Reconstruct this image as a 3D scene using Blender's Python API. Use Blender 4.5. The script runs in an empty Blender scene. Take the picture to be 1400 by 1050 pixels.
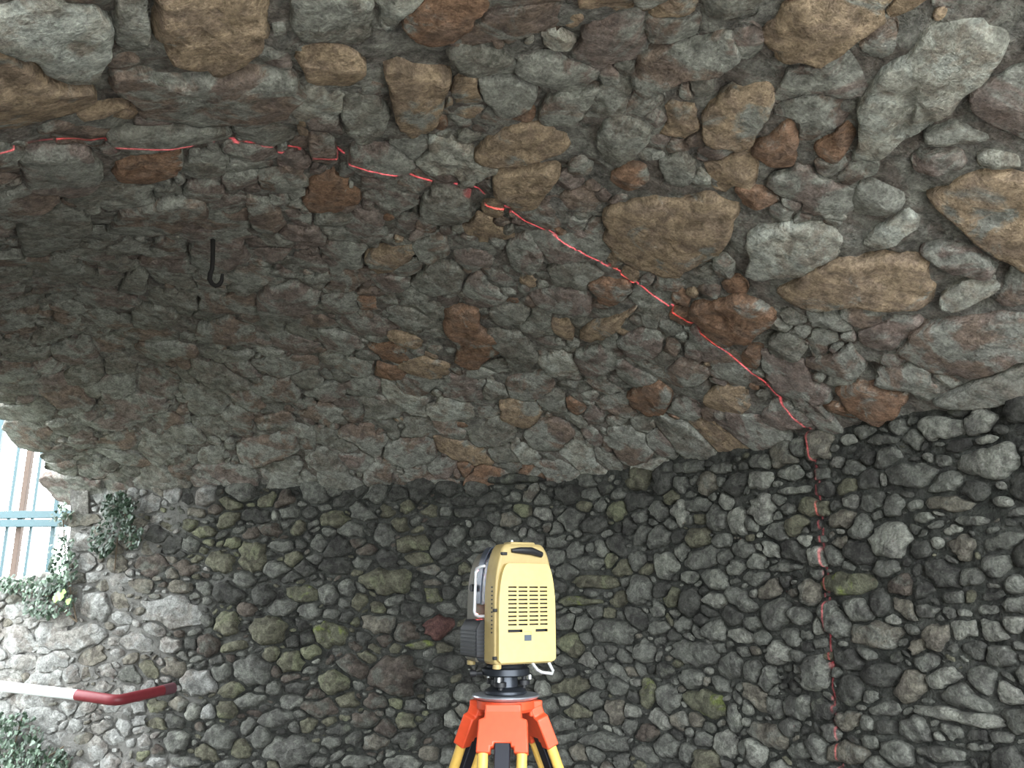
import bpy, bmesh, math, random
import numpy as np
from mathutils import Vector, Matrix
R = math.radians
rnd = random.Random(7)
C = bpy.context.scene.collection
sc = bpy.context.scene

# ------------------------------------------------------------------ camera, sky, light
EYE = 1.60
PITCH = 14.0
FPX = 1130.0
cam_d = bpy.data.cameras.new('camera')
cam = bpy.data.objects.new('camera', cam_d); C.objects.link(cam)
cam.location = (0, 0, EYE); cam.rotation_euler = (R(90 + PITCH), 0, 0)
cam_d.sensor_width = 36; cam_d.lens = 36 * FPX / 1400; cam_d.clip_start = .02
sc.camera = cam
sc.view_settings.view_transform = 'Standard'; sc.view_settings.look = 'None'
sc.view_settings.gamma = 1; sc.view_settings.use_curve_mapping = False
sc.view_settings.exposure = 0.0
SKY = 15.5
w = bpy.data.worlds.new('overcast_sky'); sc.world = w; w.use_nodes = True
bg = w.node_tree.nodes['Background']
bg.inputs[0].default_value = (.90, .96, 1.0, 1); bg.inputs[1].default_value = SKY
w.cycles.sampling_method = 'AUTOMATIC'
REAR = .35           # how far behind the camera the near mouth of the passage lies

def portal(name, loc, size, look):
    l = bpy.data.lights.new(name, 'AREA'); l.shape = 'RECTANGLE'; l.size, l.size_y = size
    l.cycles.is_portal = True
    o = bpy.data.objects.new(name, l); C.objects.link(o); o.location = loc
    o.rotation_euler = Vector(look).to_track_quat('-Z', 'Y').to_euler()
U1 = np.array([.431, -.902]); N1 = np.array([-.902, -.431]); Q1 = np.array([1.35, 3.55])
N2 = np.array([-.107, -.994]); Q2 = np.array([0., 5.28]); U2 = np.array([.994, -.107])
SPAN, RISE, ZS, KK = 3.8, .72, 2.28, 1.0
MOUTH = -2.96
pm = U1 * REAR + N1 * (SPAN / 2 - ((0 - Q1[0]) * N1[0] + (0 - Q1[1]) * N1[1]))
portal('portal_rear', (pm[0], pm[1], 1.5), (4.0, 3.1), (-U1[0], -U1[1], 0))
portal('portal_left', (MOUTH - .02, 4.85, 1.5), (3.1, 1.8), (1, 0, 0))

# ------------------------------------------------------------------ helpers
def material(name, col, rough=.6, metal=0., bump=None, spec=.4):
    m = bpy.data.materials.new(name); m.use_nodes = True
    b = m.node_tree.nodes['Principled BSDF']
    b.inputs['Base Color'].default_value = (*col, 1); b.inputs['Roughness'].default_value = rough
    b.inputs['Metallic'].default_value = metal; b.inputs['Specular IOR Level'].default_value = spec
    nt = m.node_tree
    n = nt.nodes.new('ShaderNodeTexNoise'); n.inputs['Scale'].default_value = 60; n.inputs['Detail'].default_value = 4
    tc = nt.nodes.new('ShaderNodeTexCoord'); nt.links.new(tc.outputs['Object'], n.inputs['Vector'])
    mr = nt.nodes.new('ShaderNodeMapRange'); mr.inputs['To Min'].default_value = .86; mr.inputs['To Max'].default_value = 1.1
    nt.links.new(n.outputs['Fac'], mr.inputs['Value'])
    mx = nt.nodes.new('ShaderNodeVectorMath'); mx.operation = 'SCALE'; mx.inputs[0].default_value = col
    nt.links.new(mr.outputs[0], mx.inputs['Scale']); nt.links.new(mx.outputs[0], b.inputs['Base Color'])
    if bump:
        bp = nt.nodes.new('ShaderNodeBump'); bp.inputs['Strength'].default_value = bump; bp.inputs['Distance'].default_value = .002
        nt.links.new(n.outputs['Fac'], bp.inputs['Height']); nt.links.new(bp.outputs[0], b.inputs['Normal'])
    return m

def rock(name, c, smear=(.23, .235, .215), cover=.35, var=.35, c2=None, bump=1.0, smear_scale=5.5):
    """stone: own colour, variation from stone to stone, patches of mortar or lichen, speckle, relief"""
    m = bpy.data.materials.new(name); m.use_nodes = True; nt = m.node_tree; L = nt.links
    b = nt.nodes['Principled BSDF']; b.inputs['Roughness'].default_value = .9; b.inputs['Specular IOR Level'].default_value = .2
    geo = nt.nodes.new('ShaderNodeNewGeometry')
    def noise(scale, det, rough=.6, dist=0.):
        n = nt.nodes.new('ShaderNodeTexNoise'); n.inputs['Scale'].default_value = scale; n.inputs['Detail'].default_value = det
        n.inputs['Roughness'].default_value = rough; n.inputs['Distortion'].default_value = dist
        L.new(geo.outputs['Position'], n.inputs['Vector']); return n.outputs['Fac']
    def ramp(src, a, bb, v0=0., v1=1.):
        r = nt.nodes.new('ShaderNodeMapRange'); r.interpolation_type = 'SMOOTHSTEP'
        r.inputs['From Min'].default_value = a; r.inputs['From Max'].default_value = bb
        r.inputs['To Min'].default_value = v0; r.inputs['To Max'].default_value = v1
        L.new(src, r.inputs['Value']); return r.outputs[0]
    def mix(f, x, y):
        k = nt.nodes.new('ShaderNodeMix'); k.data_type = 'RGBA'
        L.new(f, k.inputs[0])
        for i, v in ((6, x), (7, y)):
            if isinstance(v, tuple): k.inputs[i].default_value = (*v, 1)
            else: L.new(v, k.inputs[i])
        return k.outputs[2]
    n1 = noise(smear_scale, 6, .65, .6); n2 = noise(26, 6, .7, .3); n3 = noise(110, 4, .7); n4 = noise(11, 5, .6, .8)
    second = c2 or (c[0] * .62, c[1] * .60, c[2] * .62)
    col = mix(ramp(n4, .42, .62), c, second)
    col = mix(ramp(n1, .62 - cover * .35, .72 - cover * .35), col, smear)
    hs = nt.nodes.new('ShaderNodeHueSaturation')
    L.new(ramp(geo.outputs['Random Per Island'], 0, 1, 1 - var, 1 + var * .8), hs.inputs['Value'])
    L.new(col, hs.inputs['Color'])
    sp = nt.nodes.new('ShaderNodeMix'); sp.data_type = 'RGBA'; sp.blend_type = 'MULTIPLY'; sp.inputs[0].default_value = 1
    L.new(hs.outputs[0], sp.inputs[6])
    g = nt.nodes.new('ShaderNodeMath'); g.operation = 'MULTIPLY'
    L.new(ramp(n2, .28, .72, .55, 1.42), g.inputs[0]); L.new(ramp(n3, .32, .68, .74, 1.26), g.inputs[1])
    cc = nt.nodes.new('ShaderNodeCombineColor')
    for i in range(3): L.new(g.outputs[0], cc.inputs[i])
    L.new(cc.outputs[0], sp.inputs[7]); L.new(sp.outputs[2], b.inputs['Base Color'])
    ad = nt.nodes.new('ShaderNodeMath'); ad.operation = 'MULTIPLY_ADD'; ad.inputs[1].default_value = .35
    L.new(n3, ad.inputs[0]); L.new(n2, ad.inputs[2])
    bp = nt.nodes.new('ShaderNodeBump'); bp.inputs['Strength'].default_value = .9; bp.inputs['Distance'].default_value = .022 * bump
    L.new(ad.outputs[0], bp.inputs['Height']); L.new(bp.outputs[0], b.inputs['Normal'])
    return m

def blend_plaster(m, pale, x0, wd):
    """the pale lime plaster around the far mouth ends raggedly where the dark earth mortar begins"""
    nt = m.node_tree; L = nt.links; b = nt.nodes['Principled BSDF']; src = b.inputs['Base Color'].links[0].from_socket
    g = nt.nodes.new('ShaderNodeNewGeometry'); sx = nt.nodes.new('ShaderNodeSeparateXYZ'); L.new(g.outputs['Position'], sx.inputs[0])
    n = nt.nodes.new('ShaderNodeTexNoise'); n.inputs['Scale'].default_value = 3.5; n.inputs['Detail'].default_value = 6; L.new(g.outputs['Position'], n.inputs['Vector'])
    k = nt.nodes.new('ShaderNodeMath'); k.operation = 'MULTIPLY_ADD'; k.inputs[1].default_value = 2.2; L.new(n.outputs['Fac'], k.inputs[0]); L.new(sx.outputs[0], k.inputs[2])
    r = nt.nodes.new('ShaderNodeMapRange'); r.interpolation_type = 'SMOOTHSTEP'; r.inputs['From Min'].default_value = x0 + 1.1 - wd; r.inputs['From Max'].default_value = x0 + 1.1 + wd
    r.inputs['To Min'].default_value = 1; r.inputs['To Max'].default_value = 0; L.new(k.outputs[0], r.inputs['Value'])
    x = nt.nodes.new('ShaderNodeMix'); x.data_type = 'RGBA'; L.new(r.outputs[0], x.inputs[0]); L.new(src, x.inputs[6]); x.inputs[7].default_value = (*pale, 1); L.new(x.outputs[2], b.inputs['Base Color'])

def link(name, me, parent=None):
    o = bpy.data.objects.new(name, me); C.objects.link(o)
    if parent: o.parent = parent
    return o
def obj(name, bm, mat, parent=None, smooth=True, bevel=0, angle=35):
    me = bpy.data.meshes.new(name)
    bmesh.ops.recalc_face_normals(bm, faces=bm.faces)
    bm.to_mesh(me); bm.free()
    if mat: me.materials.append(mat)
    for p in me.polygons: p.use_smooth = smooth
    if smooth:
        try: me.set_sharp_from_angle(angle=R(angle))
        except Exception: pass
    o = link(name, me, parent)
    if bevel:
        b = o.modifiers.new('bevel', 'BEVEL'); b.width = bevel; b.segments = 2; b.limit_method = 'ANGLE'; b.angle_limit = R(40)
    return o
def empty(name, label, cat, loc=(0, 0, 0), rz=0, group=None):
    o = bpy.data.objects.new(name, None); C.objects.link(o); o.location = loc; o.rotation_euler = (0, 0, rz)
    o.empty_display_size = .1
    o['label'] = label; o['category'] = cat
    if group: o['group'] = group
    return o
def tag(o, label, cat, group=None):
    o['label'] = label; o['category'] = cat
    if group: o['group'] = group
    return o
def bx(bm, lo, hi, M=None):
    vs = [bm.verts.new(Vector((x, y, z))) for x in (lo[0], hi[0]) for y in (lo[1], hi[1]) for z in (lo[2], hi[2])]
    for f in ((0, 1, 3, 2), (4, 6, 7, 5), (0, 4, 5, 1), (2, 3, 7, 6), (0, 2, 6, 4), (1, 5, 7, 3)):
        bm.faces.new([vs[i] for i in f])
    if M is not None:
        for v in vs: v.co = M @ v.co
    return vs
def tube(bm, pts, r, seg=12, cap=True):
    pts = [Vector(p) for p in pts]; rr = r if isinstance(r, (list, tuple)) else [r] * len(pts)
    rings = []; up = None
    for i, p in enumerate(pts):
        t = ((pts[min(i + 1, len(pts) - 1)] - pts[max(i - 1, 0)])).normalized()
        if up is None: up = t.orthogonal().normalized()
        a = (up - t * up.dot(t)).normalized(); up = a; b = t.cross(a)
        rings.append([bm.verts.new(p + (a * math.cos(k * 2 * math.pi / seg) + b * math.sin(k * 2 * math.pi / seg)) * rr[i]) for k in range(seg)])
    for A, B in zip(rings, rings[1:]):
        for k in range(seg): bm.faces.new((A[k], A[(k + 1) % seg], B[(k + 1) % seg], B[k]))
    if cap:
        bm.faces.new(rings[0]); bm.faces.new(rings[-1])
def lathe(bm, prof, seg=40, M=None):
    rings = []
    for r, z in prof:
        rings.append([bm.verts.new(Vector((r * math.cos(k * 2 * math.pi / seg), r * math.sin(k * 2 * math.pi / seg), z))) for k in range(seg)])
    for A, B in zip(rings, rings[1:]):
        for k in range(seg): bm.faces.new((A[k], A[(k + 1) % seg], B[(k + 1) % seg], B[k]))
    bm.faces.new(rings[0]); bm.faces.new(rings[-1])
    if M is not None:
        for r_ in rings:
            for v in r_: v.co = M @ v.co
def prism(bm, outline, y0, y1, M=None):
    """outline in x-z, extruded along y"""
    A = [bm.verts.new(Vector((x, y0, z))) for x, z in outline]; B = [bm.verts.new(Vector((x, y1, z))) for x, z in outline]
    bm.faces.new(A); bm.faces.new(B[::-1]); n = len(A)
    for k in range(n): bm.faces.new((A[k], B[k], B[(k + 1) % n], A[(k + 1) % n]))
    if M is not None:
        for v in A + B: v.co = M @ v.co

# ------------------------------------------------------------------ the shape of the passage
SLOPE0 = RISE * 4 / SPAN
def s12(x, y): return (x - Q1[0]) * N1[0] + (y - Q1[1]) * N1[1], (x - Q2[0]) * N2[0] + (y - Q2[1]) * N2[1]
def sdist(x, y):
    a, b = s12(x, y); h = np.maximum(KK - np.abs(a - b), 0) / KK
    return np.minimum(a, b) - h * h * KK / 4
_ph = np.random.RandomState(3).rand(40) * 6.28
def wob(x, y, f, seed=0):
    i = seed % 30
    return (np.sin(x * f + _ph[i] + 1.7 * np.sin(y * f * .6 + _ph[i + 1])) + np.sin(y * f * 1.1 + _ph[i + 2] + 1.3 * np.sin(x * f * .7 + _ph[i + 3]))) * .5
_lat = np.random.RandomState(77).rand(256, 256) * 2 - 1
def vnoise(x, y):
    xi = np.floor(x).astype(int); yi = np.floor(y).astype(int); fx = x - xi; fy = y - yi
    fx = fx * fx * (3 - 2 * fx); fy = fy * fy * (3 - 2 * fy); a = xi & 255; b = yi & 255; a1 = (xi + 1) & 255; b1 = (yi + 1) & 255
    return (_lat[a, b] * (1 - fx) + _lat[a1, b] * fx) * (1 - fy) + (_lat[a, b1] * (1 - fx) + _lat[a1, b1] * fx) * fy
def fbm(x, y, f, o=4, g=.55):
    x = np.asarray(x, float); y = np.asarray(y, float); r = 0; amp = 1.; c, s_ = .8, .6
    for i in range(o):
        X_, Y_ = (x * c - y * s_) * f + 37.3 * i, (x * s_ + y * c) * f + 11.7 * i
        r = r + amp * vnoise(X_, Y_); x, y = X_ / f, Y_ / f; f *= 2.03; amp *= g
    return r
def vaultz(x, y):
    s = sdist(x, y); t = (s - SPAN / 2) / (SPAN / 2)
    z = np.where(s < 0, ZS + s * SLOPE0, ZS + RISE * (1 - t * t))
    k = np.clip((-2.15 - x) / .85, 0, 1); z = z - .15 * k * k * (3 - 2 * k) * np.clip(s / .5, 0, 1)   # the ring at the far mouth drops a little
    return z + .025 * wob(x, y, 2.1, 1) + .012 * wob(x, y, 5.3, 5)
A12 = np.linalg.inv(np.array([N1, N2]))
def from_s(a, b): return (A12 @ np.array([a + Q1 @ N1, b + Q2 @ N2])).T
_w = np.concatenate([np.linspace(9.5, KK, 60), np.linspace(KK, -KK, 61)[1:], np.linspace(-KK, -8.5, 60)[1:]])
_h = np.maximum(KK - np.abs(_w), 0) / KK; _m = _h * _h * KK / 4
PATH = from_s(_m + np.maximum(_w, 0), _m + np.maximum(-_w, 0))
PU = np.concatenate([[0], np.cumsum(np.linalg.norm(np.diff(PATH, axis=0), axis=1))])
def wpos(u, z, off):
    x = np.interp(u, PU, PATH[:, 0]); y = np.interp(u, PU, PATH[:, 1])
    e = .02; dx = np.interp(u + e, PU, PATH[:, 0]) - np.interp(u - e, PU, PATH[:, 0]); dy = np.interp(u + e, PU, PATH[:, 1]) - np.interp(u - e, PU, PATH[:, 1])
    l = np.hypot(dx, dy) + 1e-9; nx, ny = dy / l, -dx / l
    o = off + .02 * wob(u, z, 3.1, 9)
    return np.stack([x + nx * o, y + ny * o, z], -1)
def vpos(x, y, off):
    e = .02; gx = (vaultz(x + e, y) - vaultz(x - e, y)) / (2 * e); gy = (vaultz(x, y + e) - vaultz(x, y - e)) / (2 * e)
    l = np.sqrt(1 + gx * gx + gy * gy); z = vaultz(x, y)
    return np.stack([x + gx / l * off, y + gy / l * off, z - off / l], -1)
def u_of(x, y):
    a, b = s12(x, y); return np.interp(-(a - b), -_w, PU)
cp, sp_ = math.cos(R(PITCH)), math.sin(R(PITCH))
def pix_dir(px, py):
    a = px - 700.; b = 525. - py
    return np.array([a, FPX * cp - b * sp_, FPX * sp_ + b * cp]) / FPX
def project(P):
    P = np.asarray(P); d = P - np.array([0, 0, EYE]); zc = d[..., 1] * cp + d[..., 2] * sp_; yc = -d[..., 1] * sp_ + d[..., 2] * cp
    zz = np.where(zc > .05, zc, .05)
    return 700 + FPX * d[..., 0] / zz, 525 - FPX * yc / zz, zc
_t = np.linspace(.8, 9, 2400)
def hit_vault(px, py):
    d = pix_dir(px, py); P = np.array([0, 0, EYE]) + _t[:, None] * d
    k = np.argmax(P[:, 2] - vaultz(P[:, 0], P[:, 1]) > 0); return P[k, :2]
def hit_wall(px, py):
    d = pix_dir(px, py); P = np.array([0, 0, EYE]) + _t[:, None] * d
    k = np.argmax(sdist(P[:, 0], P[:, 1]) < 0); return np.array([u_of(P[k, 0], P[k, 1]), P[k, 2]])
def at(px, py, Y):
    d = pix_dir(px, py); t = Y / d[1]; return Vector((d[0] * t, Y, EYE + d[2] * t))

# ------------------------------------------------------------------ stone colours
PAL = {}
def pal(n, c, **k): PAL[n] = rock('stone_' + n, c, **k)
VS = dict(smear=(.28, .28, .25))
pal('ochre', (.36, .27, .185), cover=.2, var=.15, c2=(.28, .21, .155), **VS)
pal('rust', (.27, .165, .11), cover=.22, var=.15, c2=(.23, .155, .115), **VS)
pal('brown', (.235, .18, .145), cover=.5, var=.2, c2=(.19, .15, .13), **VS)
pal('mauve', (.23, .19, .17), cover=.5, var=.2, c2=(.20, .155, .135), **VS)
pal('grey', (.23, .225, .195), cover=.4, var=.2, c2=(.19, .17, .145), **VS)
pal('pale', (.36, .355, .31), cover=.4, var=.15, c2=(.27, .24, .20), smear=(.40, .41, .37))
pal('cgrey', (0.134, 0.136, 0.119), cover=.2, var=.35, smear=(0.194, 0.198, 0.169))
pal('cdark', (0.073, 0.073, 0.065), cover=.15, var=.3, smear=(0.108, 0.112, 0.090))
pal('cpale', (0.223, 0.225, 0.194), cover=.2, var=.2, smear=(0.252, 0.256, 0.223))
pal('colive', (0.126, 0.122, 0.088), cover=.3, var=.25, smear=(0.151, 0.155, 0.101))
pal('cmoss', (0.126, 0.126, 0.088), cover=.22, var=.15, smear=(0.144, 0.169, 0.054), smear_scale=9)
pal('ctan', (0.159, 0.147, 0.119), cover=.3, var=.2, smear=(0.158, 0.158, 0.137))
pal('cbrown', (0.104, 0.088, 0.073), cover=.3, var=.25, smear=(0.101, 0.101, 0.086))
pal('cred', (0.122, 0.065, 0.056), cover=.2, var=.2, smear=(0.094, 0.079, 0.068))
pal('block', (.21, .20, .18), cover=.5, var=.22, c2=(.16, .145, .13), smear=(.25, .25, .235))
PK = list(PAL)
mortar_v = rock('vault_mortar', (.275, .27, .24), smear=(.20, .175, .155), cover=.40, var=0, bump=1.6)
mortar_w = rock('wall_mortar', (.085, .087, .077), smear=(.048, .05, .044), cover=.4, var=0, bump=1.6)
blend_plaster(mortar_w, (.19, .185, .17), -2.25, .35)
mortar_p = rock('pale_mortar', (.30, .295, .27), smear=(.20, .19, .17), cover=.4, var=0, bump=1.6)
damp = rock('damp_floor', (.07, .062, .05), smear=(.09, .08, .07), cover=.4, var=0, bump=1.2)
turf = rock('dark_turf', (.06, .075, .035), smear=(.09, .085, .05), cover=.3, var=0, bump=1.2)
earth = rock('bounce_slab_pale', (.42, .40, .36), smear=(.47, .46, .43), cover=.4, var=0, bump=1.2)  # kept pale so the added rear slab throws daylight upward

# ------------------------------------------------------------------ stones read off the photograph
VPOLY = [
('pale', '0,0 148,0 154,55 144,88 128,109 80,108 40,72 0,52 -60,30 -60,0'), ('ochre', '-60,40 0,56 38,76 78,110 128,112 129,134 44,171 0,178 -60,170'),
('ochre', '210,-20 371,-20 371,20 369,50 336,80 295,94 262,84 222,72 208,33'), ('grey', '156,-20 203,-20 203,62 158,66'),
('brown', '136,94 190,88 215,104 300,98 385,86 425,115 395,150 345,170 280,165 200,158 170,128'),
('rust', '152,222 190,208 240,198 258,208 250,225 225,240 165,250 152,240'), ('brown', '145,310 160,285 200,275 240,268 280,270 285,285 245,305 200,322 150,318'),
('brown', '335,265 370,272 395,300 380,315 345,312'), ('ochre', '393,60 440,56 500,75 500,100 478,118 425,110 405,90'), ('grey', '388,-20 475,-20 520,5 500,60 440,50 395,52'),
('rust', '545,20 600,-10 665,-10 650,35 610,55 575,65 550,45'), ('ochre', '524,94 544,86 594,91 621,104 611,134 594,171 557,188 542,161'),
('grey', '608,74 635,64 675,64 702,80 705,98 675,99 648,105 624,97'), ('brown', '650,110 690,103 740,121 720,150 690,160 665,138'),
('mauve', '705,80 762,76 826,100 790,127 760,118 715,108'), ('pale', '735,44 762,40 792,54 782,70 745,64'),
('ochre', '645,208 675,181 715,164 762,171 786,188 782,201 749,213 708,221 661,218'), ('ochre', '675,230 749,222 769,219 765,242 749,262 732,285 702,289 675,262'),
('brown', '775,215 796,208 812,228 799,245 779,242'), ('grey', '816,161 863,158 890,175 880,201 846,226 823,218 812,188'),
('rust', '833,232 863,218 890,230 886,248 859,258 836,247'), ('grey', '896,218 935,205 955,225 940,252 905,248'),
('brown', '868,80 900,62 1000,40 1008,80 990,95 940,100 890,130 868,125'), ('ochre', '820,290 860,268 905,268 990,262 1008,300 1000,340 960,362 930,374 870,370 830,330'),
('ochre', '1041,37 1064,10 1104,-15 1235,-15 1198,30 1165,60 1118,87 1064,84 1047,67'), ('grey', '950,-15 1060,-15 1025,28 975,25'),
('ochre', '953,148 997,121 1060,114 1054,151 1031,191 1007,201 964,188'), ('rust', '1027,205 1078,158 1091,163 1091,228 1071,234 1037,220'),
('rust', '1111,198 1145,171 1166,163 1168,190 1148,215 1131,218'), ('pale', '1178,188 1172,134 1205,94 1245,57 1272,34 1333,20 1377,18 1393,47 1373,74 1346,101 1309,141 1259,178 1198,215 1160,215'),
('mauve', '1319,134 1360,104 1400,84 1470,60 1470,210 1400,188 1353,161'), ('grey', '1262,181 1306,164 1333,175 1355,188 1326,196 1266,197'),
('mauve', '1242,206 1316,203 1323,222 1279,235 1246,232'), ('ochre', '1266,269 1293,248 1333,232 1400,234 1480,240 1480,400 1400,365 1363,350 1316,319'),
('pale', '1333,213 1353,204 1400,212 1400,227 1340,226'), ('pale', '1172,329 1199,309 1246,285 1262,302 1232,329 1192,339'),
('pale', '1017,322 1040,303 1120,302 1165,320 1145,345 1110,362 1090,375 1015,380 1027,350'), ('rust', '997,253 1044,258 1071,275 1037,285 1014,279'),
('ochre', '1054,397 1091,379 1131,356 1185,347 1272,350 1279,362 1279,394 1269,422 1219,422 1172,413 1118,422 1078,411'),
('mauve', '1245,339 1299,330 1333,340 1376,370 1360,382 1309,372 1283,362'), ('pale', '1286,401 1326,381 1363,376 1373,394 1350,404 1309,421 1284,417'),
('brown', '1225,475 1266,436 1316,434 1366,427 1400,424 1470,420 1470,480 1400,488 1353,508 1306,515 1266,501 1239,488'),
('rust', '940,414 977,407 1017,397 1044,411 1068,431 1041,449 1031,462 997,472 970,466 950,441'), ('grey', '1048,461 1074,454 1111,475 1088,491 1053,488'),
('rust', '1014,474 1042,468 1041,505 1017,498'), ('brown', '1098,493 1145,480 1165,463 1185,495 1178,515 1131,508'),
('rust', '1138,528 1185,522 1232,535 1252,528 1225,568 1205,582 1158,562'), ('ochre', '960,542 987,525 1024,532 1031,555 1007,565 967,555'),
('brown', '905,510 930,488 963,501 973,513 950,526 915,525'), ('brown', '974,358 994,345 1007,356 1004,377 980,384'), ('grey', '1266,548 1333,517 1400,494 1460,480 1460,530 1400,540 1316,553'),
('mauve', '1040,565 1060,542 1105,560 1115,582 1060,588'), ('rust', '608,417 655,417 658,448 690,464 680,488 648,505 621,498 626,468 604,448'),
('grey', '664,417 712,414 727,428 712,444 678,444'), ('mauve', '718,397 782,387 809,405 806,424 762,424 731,411'), ('rust', '802,381 863,377 863,404 836,421 819,415 814,397'),
('ochre', '752,434 782,436 786,466 762,456'), ('ochre', '793,446 856,424 880,409 829,461 791,468'), ('mauve', '843,461 880,444 910,458 906,481 870,491 849,478'),
('rust', '856,535 896,518 927,535 910,562 890,572 863,555'), ('rust', '772,538 809,553 789,569 776,560'), ('pale', '577,555 608,542 651,552 648,569 608,575 587,569'),
('grey', '494,542 537,548 558,555 547,569 500,572'), ('ochre', '524,448 577,461 581,475 547,475'), ('rust', '487,404 514,402 518,424 494,424'),
('ochre', '494,344 574,334 561,354 520,374 500,364'), ('mauve', '621,337 675,342 675,364 648,367 621,354'), ('grey', '638,592 678,567 708,579 702,602 648,612'),
('brown', '712,589 749,567 782,579 789,595 759,616 725,612'), ('brown', '688,515 755,508 762,528 722,548 692,535'), ('brown', '527,602 594,595 600,625 560,640 520,625'),
('grey', '181,417 218,411 248,428 242,444 201,448 181,444'), ('brown', '268,444 312,431 352,444 349,465 302,468 268,461'), ('mauve', '356,394 396,384 443,397 423,427 379,434 349,417'),
('brown', '174,469 265,467 275,488 208,495'), ('grey', '283,475 356,481 336,493 292,493'), ('grey', '158,400 198,402 205,368 178,366'), ('brown', '319,602 400,590 410,622 330,640'),
('pale', '433,482 467,478 470,496 440,498'), ('grey', '228,582 268,578 285,602 248,609'), ('brown', '342,572 396,558 403,578 352,588'),
('pale', '855,640 905,622 945,640 930,652 880,655'), ('grey', '1180,240 1230,262 1235,280 1190,300 1160,285'),
('mauve', '690,330 720,318 745,345 740,372 700,368'), ('brown', '350,235 410,225 425,250 400,262 355,258'), ('mauve', '255,330 330,322 345,352 300,372 262,362'),
('grey', '20,300 90,270 130,300 100,340 30,350'), ('mauve', '20,205 120,195 145,230 120,262 40,262'), ('grey', '140,172 290,170 335,188 250,195 160,205'),
('grey', '470,125 520,130 535,175 500,195 465,175'), ('mauve', '480,200 540,200 575,225 540,238 480,232'), ('brown', '560,330 612,318 615,350 580,362'),
('grey', '580,255 640,262 650,300 600,310 570,290'), ('mauve', '780,480 835,470 845,505 800,520'), ('grey', '660,448 715,450 740,490 700,505 685,480'),
('brown', '420,180 455,178 462,225 425,222'),
]
def E(s): return [tuple(a.split(',')) for a in s.split()]
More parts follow.
